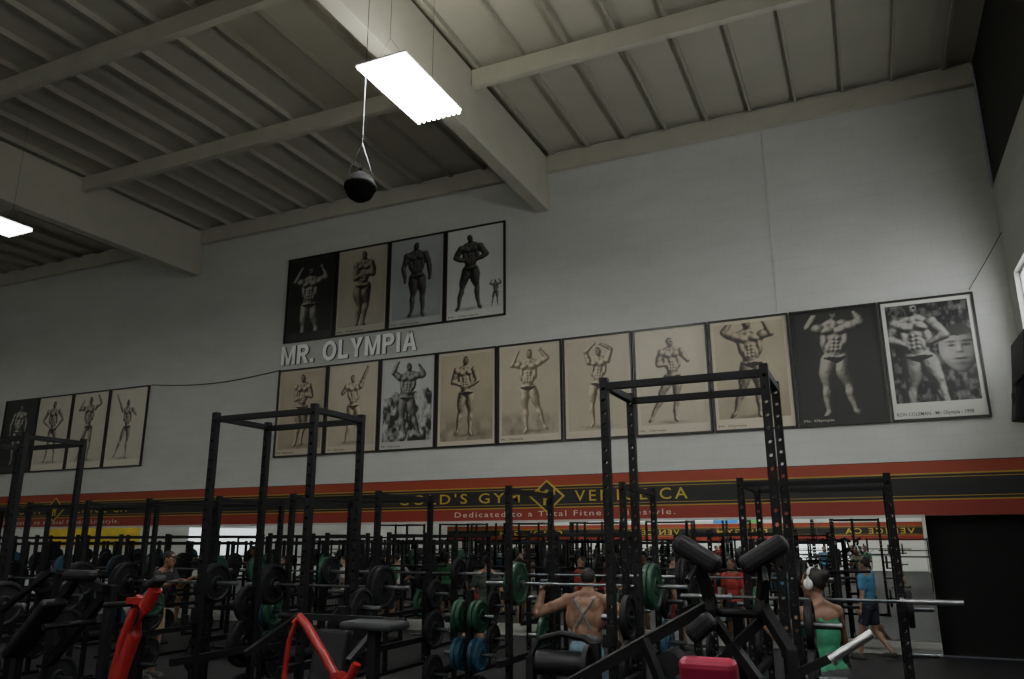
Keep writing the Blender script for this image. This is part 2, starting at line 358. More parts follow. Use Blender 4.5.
def picture(nx,ny,asp,spec):
    X,Y=np.meshgrid(np.linspace(0,asp,nx),np.linspace(0,1,ny))
    bg0=np.array(spec['bg'][0]); bg1=np.array(spec['bg'][1]); n=fbm(nx,ny,spec['seed'])
    kind=spec.get('kind','plain')
    t=np.clip(Y*.7+(n-.5)*.6+.1,0,1)[...,None]
    C=bg0*(1-t)+bg1*t
    if kind=='mountain':
        ridge=.55+.35*(fbm(nx,ny,spec['seed']+5,3)[ny//2][None,:]-.3); n2=fbm(nx,ny,spec['seed']+9,12); n3=fbm(nx,ny,spec['seed']+19,5)
        mk=(Y<ridge)[...,None]; C=np.where(mk,(np.clip((n2-.45)*3.6+(n3-.5)*1.0+.22,0.02,1))[...,None]*np.array(spec['hill']),C)
    if kind=='ground':
        n2=fbm(nx,ny,spec['seed']+9,9); mk=np.clip((.34-Y+(n-.5)*.25)*9,0,1)[...,None]; C=C*(1-mk)+mk*np.array(spec['hill'])*(.4+1.1*n2[...,None])
    if kind=='crowd':
        n2=fbm(nx,ny,spec['seed']+9,22); n3=fbm(nx,ny,spec['seed']+2,5); C=(np.clip((n2-.5)*1.8+(n3-.5)*.8+.16,.01,1))[...,None]*np.array(spec['hill'])
    def face():
        fx,fy,fr=spec['face']; u=(X-fx)/fr; v=(Y-fy)/(fr*1.35)
        jaw=np.where(v<0,1+.30*v*v,1.); q=1-(u*jaw)**2-v*v; h=np.sqrt(np.maximum(q,0)); d=np.clip(.8*h-.5*u+.1*v-.12,0,1)
        d=d*(.8+.4*fbm(nx,ny,77,12))
        g=lambda cx,cy,sx,sy: np.exp(-((u-cx)/sx)**2-((v-cy)/sy)**2)
        d=d-.9*(g(-.36,.12,.17,.055)+g(.34,.12,.17,.055))-.75*(g(-.36,.27,.24,.045)+g(.36,.27,.24,.045))-.6*g(0,-.16,.17,.04)-.8*g(0,-.42,.3,.045)-.3*g(.14,.02,.06,.2)-.3*g(0,-.62,.35,.08)
        d=d+.28*g(-.03,-.02,.07,.15)+.25*g(0,-.34,.2,.04)+.2*g(-.36,.05,.14,.04); d=np.where(v>.50+.12*u*u,.04,d); d=np.clip(d,0,1)
        ft=np.array(spec['lit'])*d[...,None]+np.array(spec['shade'])*(1-d[...,None]); return ft,np.clip(q*12,0,1)[...,None]
    if spec.get('face'):
        ft,m=face(); C=C*(1-m)+ft*m
    fs=[(asp*.5+spec.get('dx',0),spec.get('y0',.09),spec.get('s',.87),spec['pose'],spec.get('k',1.),spec['lit'],spec['shade'])]
    fs+=spec.get('extra',[])
    for cx,y0,s,po,k,lit,sh in fs:
        U=(X-cx)/s; V=(Y-y0)/s; sd=spec['seed']; U=U*(-1 if sd%3==0 else 1)
        U=U+.018*np.sin(V*5+sd)+.004*np.sin(V*31+sd*2); V=V+.004*np.sin(U*40+sd)
        H0,tr=fig_height(U,V,po,k); big=s>.5
        Hh=blur(H0,1)+.010*fbm(nx,ny,sd+40,16) if big else H0
        gy,gx=np.gradient(Hh,(Y[1,0]-Y[0,0])/s,(X[0,1]-X[0,0])/s)
        gx*=1.35; gy*=1.35
        nz=1/np.sqrt(1+gx**2+gy**2); ls=-1 if sd%2 else 1; L=np.array([.55*ls,.5,.67]); d=(-gx*L[0]-gy*L[1]+L[2])*nz
        d=np.clip(d*1.15,0,1.15)**2.; d=d*(.7+.6*fbm(nx,ny,3+sd,6)); d=np.clip(d,0,1)
        d=np.where((abs(U)<.05)&(V>.865)&(V<1.),d*.72,d)
        msk=(np.clip(blur((H0>0)*1.,1)*2.-.5,0,1) if big else np.clip(H0*60,0,1))[...,None]
        F=np.array(sh)*(1-d[...,None])+np.array(lit)*d[...,None]
        F=np.where((tr&(H0>0))[...,None],np.array(sh)*.4,F)
        hd=(abs(U)<.05)&(V>.86)
        ey=hd&(abs(V-.933)<.009)&(abs(abs(U)-.017)<.011); mo=hd&(abs(V-.897)<.005)&(abs(U)<.014)
        F=np.where((ey|mo)[...,None],np.array(sh),F)
        hair=(V>.955)&(abs(U)<.05)&(V<1.0); F=np.where(hair[...,None],np.array(sh)*.8+.02,F)
        if big:
            gs=np.exp(-((V-.015)/.02)**2-((U)/.17)**2)[...,None]; C=C*(1-.5*gs)
        C=C*(1-msk)+F*msk
    if spec.get('dirt',0):
        C=C*(1-spec['dirt']+2*spec['dirt']*fbm(nx,ny,spec['seed']+3,14)[...,None])
    C=C*(.93+.14*np.random.rand(ny,nx)[...,None])
    m=spec.get('mat')
    if m is not None:
        bw=.03; msk=((X<bw)|(X>asp-bw)|(Y>1-bw)|(Y<spec.get('cap',.08)))[...,None]; C=np.where(msk,np.array(m),C)
    return np.clip(C,0,1)
def poster(x0,x1,z0,z1,spec,label,nx=126,ny=180,caption=None,capmat='ink'):
    w=x1-x0-.03; h=z1-z0; asp=w/h
    r=root('framed_poster',((x0+x1)/2,D,z0),label,'framed poster','framed physique posters')
    f=MB(); bw=.04
    for sx in(-1,1): f.box((sx*(w/2-bw/2),-.03,h/2),(bw,.06,h))
    f.box((0,-.03,bw/2),(w-2*bw,.06,bw)); f.box((0,-.03,h-bw/2),(w-2*bw,.06,bw)); f.obj('frame','frame',r)
    C=picture(nx,ny,asp,spec)
    xs=np.linspace(-w/2+bw,w/2-bw,nx); zs=np.linspace(bw,h-bw,ny); Xg,Zg=np.meshgrid(xs,zs)
    v=np.stack([Xg.ravel(),np.full(nx*ny,-.025),Zg.ravel()],1)
    i=np.arange(nx*ny).reshape(ny,nx); fc=np.stack([i[:-1,:-1].ravel(),i[:-1,1:].ravel(),i[1:,1:].ravel(),i[1:,:-1].ravel()],1)
    me=bpy.data.meshes.new('photo_print'); me.from_pydata(v.tolist(),[],fc.tolist())
    at=me.color_attributes.new('Col','FLOAT_COLOR','POINT'); c4=np.ones((nx*ny,4)); c4[:,:3]=C.reshape(-1,3); at.data.foreach_set('color',c4.ravel())
    me.materials.append(M['print']); o=bpy.data.objects.new('photo_print',me); COL.objects.link(o); o.parent=r
    if caption:
        text_mesh(caption,'caption',capmat,(-w/2+.09,-.0255,.075),width=w*spec.get('cw',.6),cap=spec.get('ch',.06),extrude=.002,parent=r,bold=spec.get('bold',0.))
    return r
sep=((.30,.26,.18),(.50,.44,.32)); pal=((.40,.36,.27),(.58,.53,.40)); gry=((.26,.275,.28),(.42,.435,.435)); blk=((.008,.008,.008),(.02,.02,.018))
vpal=((.5,.47,.38),(.64,.60,.49))
DKs=(.012,.010,.008); SP=(.03,.02,.012)
WB=1.63; xb=[-14.14+i*WB for i in range(11)]
bot=[
 (dict(bg=sep,seed=1,pose='side',lit=(.52,.44,.31),shade=SP,mat=(.48,.43,.33),cap=.07,k=1.1),'sepia framed photo of a bodybuilder in side pose','Mr. Olympia'),
 (dict(bg=pal,seed=2,pose='raised',lit=(.58,.50,.36),shade=(.09,.065,.035),mat=(.52,.47,.37),cap=.07,s=.80),'pale sepia framed photo of a bodybuilder with one arm raised','Mr. Olympia'),
 (dict(bg=((.42,.43,.42),(.5,.51,.5)),seed=3,pose='double2',lit=(.30,.29,.27),shade=DKs,kind='mountain',hill=(.45,.45,.43),mat=(.47,.465,.43),cap=.08,k=1.1),'black and white framed photo of a bodybuilder before rocky hills','Mr. Olympia'),
 (dict(bg=sep,seed=4,pose='handson',lit=(.5,.42,.3),shade=SP,kind='ground',hill=(.32,.27,.2),mat=(.52,.47,.37),cap=.05),'sepia framed photo of a bodybuilder standing on sand',None),
 (dict(bg=pal,seed=5,pose='doubleb',lit=(.64,.57,.44),shade=(.16,.12,.075),kind='ground',hill=(.36,.32,.24),mat=(.55,.51,.40),cap=.07,k=1.05),'faded sepia framed photo of a bodybuilder with both arms flexed','Mr. Olympia'),
 (dict(bg=((.42,.37,.27),(.5,.45,.35)),seed=7,pose='overhead',lit=(.58,.51,.38),shade=(.09,.065,.04),mat=(.52,.47,.37),cap=.07,s=.82,k=.92),'faded sepia framed photo of a bodybuilder with raised hands',None),
 (dict(bg=pal,seed=8,pose='point',lit=(.5,.43,.32),shade=SP,mat=(.54,.5,.39),cap=.08,s=.84),'sepia framed photo of a bodybuilder standing in a lunge pose','Mr. Olympia'),
 (dict(bg=sep,seed=12,pose='doubleb',lit=(.46,.38,.27),shade=(.02,.014,.01),mat=(.54,.49,.37),cap=.09,s=.94,k=1.15),'sepia framed photo of a bodybuilder in double biceps pose','Mr. Olympia'),
 (dict(bg=blk,seed=9,pose='double',lit=(.36,.335,.28),shade=(.015,.013,.010),mat=(.012,.012,.012),cap=.07,s=.98,y0=.05,k=1.28),'framed photo of a bodybuilder flexing against black','Mr. Olympia'),
 (dict(bg=blk,seed=10,pose='crab',lit=(.36,.345,.315),shade=(.010,.009,.008),kind='crowd',hill=(.22,.22,.205),mat=(.58,.57,.52),cap=.13,s=1.03,dx=-.10,y0=-.03,k=1.25,face=(.55,.56,.155),dirt=.2,cw=.78,ch=.085,bold=.01),'framed black and white photo of a huge bodybuilder','RON COLEMAN - Mr. Olympia - 1998'),
]
for i,(sp,lb,cp) in enumerate(bot):
    if cp and i<9: sp['cw']=.34
    poster(xb[i],xb[i+1],4.07,6.40,sp,lb,caption=cp,capmat='textwhite' if i==8 else 'ink')
xt=[-14.07+i*1.67 for i in range(5)]
top=[
 (dict(bg=blk,seed=11,pose='double',lit=(.36,.34,.30),shade=(.015,.015,.013),s=1.02,y0=-.12,mat=(.03,.03,.028),cap=.09,k=1.15),'dark framed photo of a bodybuilder flexing against black',None),
 (dict(bg=((.32,.29,.22),(.45,.41,.33)),seed=13,pose='side',lit=(.32,.27,.21),shade=DKs,mat=(.42,.40,.33),cap=.08,k=1.35,s=.92,y0=.06),'tan framed photo of a bodybuilder in side chest pose','Mr. Olympia'),
 (dict(bg=gry,seed=16,pose='relaxed',lit=(.11,.105,.095),shade=(.006,.006,.006),mat=(.40,.41,.40),cap=.08,k=1.2,s=.88),'grey framed photo of a dark bodybuilder standing relaxed','Mr. Olympia'),
 (dict(bg=((.54,.55,.53),(.6,.61,.59)),seed=14,pose='crab',lit=(.11,.105,.095),shade=(.005,.005,.005),mat=(.6,.6,.57),cap=.08,s=.86,dx=-.07,k=1.15,extra=[(.58,.1,.29,'double',1.,(.2,.19,.17),(.02,.02,.02))]),'white framed photo of a bodybuilder beside a small trophy statue','Mr. Olympia'),
]
for i,(sp,lb,cp) in enumerate(top):
    if cp: sp['cw']=.5
    poster(xt[i],xt[i+1],7.14,9.55,sp,lb,caption=cp)
left=[
 (dict(bg=blk,seed=21,pose='relaxed',lit=(.45,.43,.38),shade=(.04,.035,.03),k=.85,mat=(.03,.03,.03),cap=.08),'framed photo of a female athlete against black'),
 (dict(bg=vpal,seed=22,pose='hips',lit=(.42,.36,.28),shade=SP,k=.75,mat=(.62,.58,.48),cap=.08),'pale framed photo of a female athlete, hands on hips'),
 (dict(bg=vpal,seed=23,pose='double2',lit=(.42,.36,.28),shade=SP,k=.75,mat=(.62,.58,.48),cap=.08),'pale framed photo of a female athlete flexing arms'),
 (dict(bg=vpal,seed=24,pose='raised',lit=(.42,.36,.28),shade=SP,k=.75,mat=(.62,.58,.48),cap=.08,s=.78),'pale framed photo of a female athlete with an arm raised'),
]
for i,(sp,lb) in enumerate(left):
    x1=-18.95-(3-i)*1.63; poster(x1-1.63,x1,4.05,6.42,sp,lb)
# ------------------------------------------------------------------ wall writing
def arc(cx,cz,rx,rz,a0,a1,n=16): return [(cx+rx*math.cos(a0+(a1-a0)*i/n),cz+rz*math.sin(a0+(a1-a0)*i/n)) for i in range(n+1)]
def band(g,outer,inner,d):
    n0=len(g.v)
    for y in(-d,0):
        for (x,z) in outer: g.v.append((x,y,z))
        for (x,z) in inner: g.v.append((x,y,z))
    k=len(outer)
    def I(l,s,i): return n0+l*2*k+s*k+i
    for i in range(k-1):
        g.f.append((I(0,0,i),I(0,0,i+1),I(0,1,i+1),I(0,1,i))); g.f.append((I(1,0,i),I(1,1,i),I(1,1,i+1),I(1,0,i+1)))
        g.f.append((I(0,0,i),I(1,0,i),I(1,0,i+1),I(0,0,i+1))); g.f.append((I(0,1,i),I(0,1,i+1),I(1,1,i+1),I(1,1,i)))
    for i in(0,k-1): g.f.append((I(0,0,i),I(0,1,i),I(1,1,i),I(1,0,i)))
def block_word(word,x0,z0,width,cap,d):
    W={'M':1.05,'R':.82,'.':.25,' ':.35,'O':.98,'L':.68,'Y':.86,'P':.78,'I':.24,'A':.92}
    gap=.15; tot=sum(W[c] for c in word)+gap*(len(word)-1); s=width/tot; t=.24
    r=root('wall_lettering',(x0,D,z0),'raised white block letters reading MR. OLYMPIA on the wall','sign'); x=0
    for c in word:
        w=W[c]
        if c!=' ':
            g=MB()
            def P(pts): g.prism([((x+a)*s,b*cap) for a,b in pts],-d,0)
            if c=='M': P([(0,0),(t,0),(t,1),(0,1)]); P([(w-t,0),(w,0),(w,1),(w-t,1)]); P([(t*.99,1),(t*.99,.66),(w/2-.1,0),(w/2+.0,0),(w/2,.33)]); P([(w-t*.99,1),(w/2,.33),(w/2,0),(w/2+.1,0),(w-t*.99,.66)])
            if c in'PR':
                P([(0,0),(t,0),(t,1),(0,1)]); zc=.70; xc=w-.34
                P([(t,1),(xc,1),(xc,.81),(t,.81)][::-1]); P([(t,.59),(xc,.59),(xc,.40),(t,.40)][::-1])
                o=[((x+a)*s,b*cap) for a,b in arc(xc,zc,.34,.30,math.pi/2,-math.pi/2)]; i=[((x+a)*s,b*cap) for a,b in arc(xc,zc,.34-t,.11,math.pi/2,-math.pi/2)]; band(g,o,i,d)
                if c=='R': P([(w-.48,.41),(w-.24,.41),(w+.02,0),(w-.25,0)][::-1])
            if c=='.': P([(0,0),(w,0),(w,.22),(0,.22)])
            if c=='O': o=[((x+a)*s,b*cap) for a,b in arc(w/2,.5,w/2,.52,0,2*math.pi,32)]; i=[((x+a)*s,b*cap) for a,b in arc(w/2,.5,w/2-t,.32,0,2*math.pi,32)]; band(g,o,i,d)
            if c=='L': P([(0,0),(w,0),(w,.2),(t,.2),(t,1),(0,1)])
            if c=='Y': P([(w/2-t/2,0),(w/2+t/2,0),(w/2+t/2,.42),(w/2-t/2,.42)]); P([(0,1),(t*1.15,1),(w/2+.03,.55),(w/2+t/2,.42),(w/2-t/2,.42)]); P([(w,1),(w-t*1.15,1),(w/2-.03,.55),(w/2-t/2,.42),(w/2+t/2,.42)][::-1])
            if c=='I': P([(0,0),(w,0),(w,1),(0,1)])
            if c=='A': P([(0,0),(t*1.08,0),(w/2+.0,.72),(w/2+.12,1),(w/2-.12,1)]); P([(w,0),(w-t*1.08,0),(w/2,.72),(w/2-.12,1),(w/2+.12,1)][::-1]); P([(.24,.22),(w-.24,.22),(w-.3,.39),(.3,.39)])
            o=g.obj('letter','letter',r); o.data.materials.append(M['letterside'])
            bm=bmesh.new(); bm.from_mesh(o.data); bmesh.ops.recalc_face_normals(bm,faces=bm.faces)
            for f in bm.faces: f.material_index=0 if abs(f.normal.y)>.9 else 1
            bm.to_mesh(o.data); bm.free()
        x+=w+gap
block_word('MR. OLYMPIA',-14.08,6.53,4.25,.52,.05)
def stripe_text(xo,y):
    def T(s,name,mt,x,z,w,c,lb,bold,sp):
        o=text_mesh(s,name,mt,(xo+x,y,z),width=w,cap=c,extrude=.004,bold=bold,space=sp); tag(o,lb,'wall sign')
    T("GOLD'S GYM",'stripe_lettering','gold',-3.80,2.77,3.15,.23,"gold painted GOLD'S GYM lettering on the black stripe",.004,1.35)
    T("VENICE CA",'stripe_lettering','gold',.65,2.77,2.42,.23,'gold painted VENICE CA lettering on the black stripe',.004,1.35)
    T("Dedicated to a Total Fitness Lifestyle.",'slogan_lettering','textwhite',-2.28,2.43,5.08,.15,'cream painted slogan lettering on the red stripe',-.004,1.25)
    r=root('diamond_emblem',(xo,y,2.89),'yellow and black diamond emblem with lifter between words','emblem')
    MB().prism([(-.42,0),(0,-.36),(.42,0),(0,.36)],-.006,.0).obj('emblem_border','gold',r)
    MB().prism([(-.36,0),(0,-.31),(.36,0),(0,.31)],-.012,-.006).obj('emblem_field','ink',r)
    g=MB(); g.box((0,-.016,.09),(.40,.008,.025))
    for s in(-1,1):
        g.box((s*.18,-.016,.09),(.04,.008,.13)); g.box((s*.085,-.016,.04),(.04,.008,.12)); g.box((s*.05,-.016,-.12),(.055,.008,.14))
    g.box((0,-.016,-.01),(.16,.008,.14)); g.cyl((0,-.02,.10),(0,-.012,.10),.045,n=14)
    g.obj('lifter_figure','gold',r)
stripe_text(-6.42,D-.012)
stripe_text(-22.4,D-.012)
for tx,xo,wd2 in(("VENICE CA",2.3,3.9),("GOLD'S GYM",-4.5,5.0),("VENICE CA",-12,4.),("GOLD'S GYM",-20.5,5.0)):
    o=text_mesh(tx,'stripe_lettering','gold',(xo,YF+.022,2.2),width=wd2,cap=.34,extrude=.004,bold=.012,rotz=math.pi,space=1.3); tag(o,"gold painted gym lettering on the far stripe",'wall sign')
def wire(pts,rad,label,name='wall_cable',mt='black'):
    o=MB().tube(pts,rad,6).obj(name,mt); tag(o,label,'cable'); return o
wire([(-1.29,D-.01,10.5),(-1.29,D-.01,6.45)],.008,'thin grey conduit running down the wall','wall_conduit','housing')
wire([(-18.9+i*.48,D-.02,6.42-.16*math.sin(math.pi*i/10)) for i in range(11)],.012,'thin black cable sagging along the wall')
wire([(2.1,D-.03,6.45),(2.4,D-.1,6.9),(2.7,D-.4,7.35)],.007,'thin cable rising from the poster to the side wall')
r=root('wall_speaker',(2.5,14.9,4.2),'black box speaker on a bracket in the room corner','speaker')
MB().box((0,0,0),(.3,.5,.75),Matrix.Rotation(.15,3,'Y')).obj('cabinet','black',r,bevel=.02)
MB().cyl((.05,0,0),(.23,0,0),.03).obj('bracket','black',r)
g=MB()
g.lathe([(-.17,.10),(-.155,.13),(-.15,.06)],c=(0,0,0)); g.obj('driver_cone','rubber',r,smooth=True)
r=root('wall_screen',(2.42,14.3,4.75),'flat black screen mounted high on the side wall','television')
MB().box((0,0,0),(.06,1.2,.7),Matrix.Rotation(.12,3,'Y')).obj('screen_panel','black',r,bevel=.01)
MB().cyl((0,0,0),(.31,0,0),.03).obj('bracket','black',r)
# ------------------------------------------------------------------ racks
def upright_mesh(h,w=.054,pitch=.09,hr=.014):
    m=MB(); n=int(h/pitch); z0=(h-n*pitch)/2; y=w/2
    for sgn in(-1,1):
        Y=sgn*y
        def V(x,z): m.v.append((x,Y,z)); return len(m.v)-1
        for i in range(n):
            zc=z0+(i+.5)*pitch; sq=[(w/2,0),(w/2,pitch/2),(0,pitch/2),(-w/2,pitch/2),(-w/2,0),(-w/2,-pitch/2),(0,-pitch/2),(w/2,-pitch/2)]
            a=[V(px,zc+pz) for px,pz in sq]; b=[V(hr*math.cos(j*math.pi/4),zc+hr*math.sin(j*math.pi/4)) for j in range(8)]
            for j in range(8): m.f.append((a[j],a[(j+1)%8],b[(j+1)%8],b[j]))
        if z0>0: m.box((0,Y*.98,z0/2),(w,.003,z0)); m.box((0,Y*.98,h-z0/2),(w,.003,z0))
    for sgn in(-1,1): m.box((sgn*w/2,0,h/2),(.004,w,h))
    m.box((0,0,h),(w,w,.006))
    for i in range(n):
        zc=z0+(i+.5)*pitch
        rs=[[(hr*math.cos(j*math.pi/4),yy,zc+hr*math.sin(j*math.pi/4)) for j in range(8)] for yy in(-y,y)]
        m.rings(rs,False)
    return m
def rack(name,loc,w,dep,h,label,group,cm=.05):
    r=root(name,loc,label,'power rack',group)
    up=upright_mesh(h-.02); first=None
    for sx in(-1,1):
        for yy in(0,dep):
            if first is None: first=up.obj('upright','black',r,loc=(sx*w/2,yy,.02))
            else:
                q=first.copy(); COL.objects.link(q); q.location=(sx*w/2,yy,.02)
        MB().beam((sx*w/2,.027,h-.05),(sx*w/2,dep-.027,h-.05),.05,.05).obj('side_rail','black',r)
    MB().beam((-w/2+.027,dep,h-.06),(w/2-.027,dep,h-.06),cm,cm).obj('crossmember','black',r)
    MB().beam((-w/2+.027,0,h-.06),(w/2-.027,0,h-.06),cm,cm).obj('crossmember','black',r)
    f=MB()
    for sx in(-1,1): f.box((sx*w/2,dep/2,.025),(.08,dep+.35,.05))
    f.box((0,dep,.025),(w-.08,.07,.05)); f.obj('base','black',r)
    return r
def jhooks(r,w,z):
    for sx in(-1,1):
        g=MB(); g.box((sx*w/2,-.045,z),(.055,.03,.14)); g.box((sx*w/2,-.095,z-.05),(.055,.08,.02)); g.box((sx*w/2,-.135,z-.02),(.055,.015,.08)); g.obj('j_hook','black',r)
def safeties(r,w,dep,z):
    for sx in(-1,1): MB().beam((sx*w/2,-.25,z),(sx*w/2,dep-.04,z),.05,.06).obj('safety_arm','black',r)
def pegs(r,w,dep,zs,ln):
    for s in(-1,1):
        for z in zs: MB().cyl((s*w/2+s*.03,dep,z),(s*w/2+s*ln,dep,z),.024).obj('plate_peg','steel',r,smooth=True)
WT=1.14
RA=rack('tall_power_rack',(-1.135,5.42,0),WT,.70,3.15,'tall black perforated-steel power rack with crossbar','tall power racks')
jhooks(RA,WT,1.35); safeties(RA,WT,.7,1.0); pegs(RA,WT,.7,(.55,1.05,1.4),.3)
for p in[(-4.92,5.4,0),(-8.92,5.5,0),(-12.9,5.5,0)]: copy_thing(RA,p)
WS=1.2
RS=rack('power_rack',(-.45,7.3,0),WS,1.15,2.52,'black perforated-steel squat rack with storage pegs','squat racks',cm=.04)
jhooks(RS,WS,1.48); safeties(RS,WS,1.15,.85); pegs(RS,WS,1.15,(.45,.95,1.35),.28)
RM=rack('power_rack',(-1.6,10.7,0),WS,1.15,2.1,'lower black perforated-steel squat rack with storage pegs','squat racks',cm=.04)
jhooks(RM,WS,1.48); safeties(RM,WS,1.15,.85); pegs(RM,WS,1.15,(.45,.95,1.35),.28)
short=[(-2.75,7.3),(-5.6,7.4),(-7.95,7.4),(-10.3,7.4),(-12.7,7.4),(-15.2,7.4)]
row3=[(-1.6,10.7),(-4.0,10.7),(-6.4,10.7),(-8.8,10.7),(-11.2,10.7),(-13.6,10.7),(-16.,10.7),(-18.4,10.7)]
for i,(x,y) in enumerate(short): copy_thing(RS,(x,y,0),skip=('crossmember',) if i==0 else ())
for x,y in row3[1:]: copy_thing(RM,(x,y,0))
def far_rack_mesh():
    g=MB(); h=1.97
    for sx in(-.6,.6):
        for yy in(0,1.1): g.box((sx,yy,h/2),(.066,.066,h))
        g.beam((sx,0,h-.06),(sx,1.1,h-.06),.06,.06); g.beam((sx,0,.03),(sx,1.1,.03),.08,.06); g.beam((sx,-.25,.85),(sx,1.1,.85),.05,.06)
        g.cyl((sx,1.1,1.35),(sx*1.45,1.1,1.35),.024); g.cyl((sx,1.1,.9),(sx*1.45,1.1,.9),.024)
    g.beam((-.6,1.1,h-.06),(.6,1.1,h-.06),.05,.05); g.beam((-.6,1.1,1.3),(.6,1.1,1.3),.05,.05)
    g.cyl((-1.1,-.08,1.5),(1.1,-.08,1.5),.02)
    return g
FR=far_rack_mesh().obj('power_rack','black',loc=(-1.2,13.2,0)); tag(FR,'black steel squat rack standing near the mirrors','power rack','squat racks')
FRpos=[]
for i in range(1,11): FRpos.append((-1.2-2.4*i,13.2))
for j,y in enumerate((-1.5,-6.)):
    for i in range(10): FRpos.append((1.2-.9*j-2.9*i,y+.3*(i%2)))
for i in range(6): FRpos.append((-8-2.6*i,1.8))
for x,y in FRpos:
    q=FR.copy(); COL.objects.link(q); q.location=(x,y,0)
# ------------------------------------------------------------------ plates & barbells
def plate_mesh(rad,th,mt):
    m=MB(); t=th/2
    m.lathe([(-t*.5,.026),(-t*.5,.05),(-t,.055),(-t,.075),(-t*.55,.085),(-t*.55,rad*.78),(-t,rad*.84),(-t,rad-.012),(-t*.7,rad),(t*.7,rad),(t,rad-.012),(t,rad*.84),(t*.55,rad*.78),(t*.55,.085),(t,.075),(t,.055),(t*.5,.05),(t*.5,.026)],n=40)
    return m.obj('weight_plate',mt,None,smooth=True)
PM={}
def plate(c,x,y,z,big=True,th=.055):
    key=(c,big)
    lb={'green':'green rubber bumper weight plate','blue':'blue rubber bumper weight plate','rubber':'black rubber weight plate'}[c]
    if key not in PM: o=plate_mesh(.225 if big else .17,th,c); PM[key]=o
    else:
        o=PM[key].copy(); COL.objects.link(o)
    o.location=(x,y,z); tag(o,lb+(' on a bar sleeve' if big else ' of smaller size on a peg'),'weight plate','weight plates'); return o
BZ=1.53
bb=root('barbell',(-2.82,7.95,BZ),'long steel olympic barbell resting in a rack','barbell','barbells')
MB().cyl((-.655,0,0),(.655,0,0),.0145).obj('bar_shaft','steel',bb,smooth=True)
for s in(-1,1):
    m=MB(); m.cyl((s*.655,0,0),(s*.685,0,0),.033,n=16); m.cyl((s*.685,0,0),(s*1.1,0,0),.021,n=16); m.obj('bar_sleeve','chrome',bb,smooth=True)
bb['label']='long steel barbell across a lifter\'s upper back'
def loadbar(x,y,z,pl):
    o=.715
    for col in pl:
        plate(col,x-o,y,z); plate(col,x+o,y,z); o+=.058
def barbell(x,y,z,pl=()):
    copy_thing(bb,(x,y,z),label='long steel barbell racked with weight plates' if pl else 'long bare steel barbell resting in a rack')
    loadbar(x,y,z,pl)
loadbar(-2.82,7.95,BZ,('green','green'))
cols=['rubber','green','rubber','rubber','rubber','blue','rubber','rubber']
barbell(-.52,7.2,1.50,())
for x,y,z,pl in[(-5.6,7.3,1.50,('rubber','rubber')),(-7.95,7.3,1.50,('rubber','rubber')),(-10.3,7.3,1.50,('rubber','rubber')),(-12.7,7.3,1.50,('green',)),
    (-8.92,5.4,1.37,('rubber','rubber')),
    (-1.6,10.6,1.50,('rubber','rubber')),(-4.0,10.6,1.50,('rubber',)),(-6.4,10.6,1.50,('rubber',)),(-8.8,10.6,1.50,('green','rubber')),(-11.2,10.6,1.50,('rubber','green')),(-13.6,10.6,1.50,('blue','rubber'))]:
    barbell(x,y,z,pl)
k=0
for (x,y) in [(-.45,7.3)]+short+row3:
    for s in(-1,1):
        for zi,z in enumerate((.45,.95,1.35)):
            k+=1
            if x==-2.75 and s==1 and z<1.2:
                plate('blue',x+s*(WS/2+.085),y+1.15,z); continue
            if (k*7)%5<1: continue
            c=cols[(k*5+zi)%8]; plate(c,x+s*(WS/2+.085),y+1.15,z,big=(k%3!=0))
            if k%3==0 and zi<2: plate(cols[(k+2)%8],x+s*(WS/2+.15),y+1.15,z,big=False)
for x,y in[(-1.135,5.42),(-4.92,5.4),(-8.92,5.5)]:
    for s in(-1,1):
        for z in(.55,1.05,1.4): plate('rubber',x+s*(WT/2+.09),y+.7,z,big=z<1.3)
for n,(x,y) in enumerate(FRpos):
    if y>1.9 or n%2==0:
        for s in(-1,1):
            plate(cols[(n*3)%8],x+s*.75,y-.08,1.5)
            if n%3==0: plate(cols[(n+1)%8],x+s*.72,y+1.1,.9)
def plate_tree(x,y,rows):
    r=root('plate_tree',(x,y,0),'black steel plate tree holding coloured bumper plates','plate tree','plate trees')
    g=MB(); g.box((0,0,.03),(.6,.6,.05)); g.beam((0,0,.05),(0,0,1.45),.07,.07); g.obj('post','black',r)
    for z in(.40,.78,1.17):
        for s in(-1,1): MB().cyl((s*.035,0,z),(s*.30,0,z),.024).obj('plate_peg','steel',r,smooth=True)
    for s,z,c,big in rows:
        for i,cc in enumerate(c): plate(cc,x+s*(.075+.06*i),y,z,big)
plate_tree(-4.15,8.0,[(-1,1.17,('green','green'),False),(1,1.17,('green','green'),False),(-1,.78,('blue','blue'),False),(1,.78,('blue','blue'),False),(1,.40,('rubber','rubber'),False)])
plate_tree(-6.77,7.7,[(-1,1.17,('blue','blue','blue'),False),(1,1.17,('blue','green'),False),(-1,.78,('rubber','rubber'),False),(1,.78,('green','rubber'),False)])
plate_tree(-9.1,8.0,[(-1,.78,('rubber','rubber'),False),(1,1.17,('blue','green'),False)])
def bench(loc,rot=0):
    r=root('weight_bench',loc,'black padded flat weight bench','bench','flat benches',rot)
    MB().box((0,0,.43),(.29,1.2,.07)).obj('seat_pad','pad',r,bevel=.02)
    f=MB(); f.beam((0,-.5,.36),(0,.5,.36),.06,.06)
    for y in(-.5,.5): f.beam((0,y,.34),(0,y*1.05,.05),.05,.05); f.box((0,y*1.05,.025),(.4,.06,.05))
    f.obj('frame','black',r); return r
B0=bench((-5.2,9.6,0))
for x in(-7.6,-12.4): copy_thing(B0,(x,9.6,0))
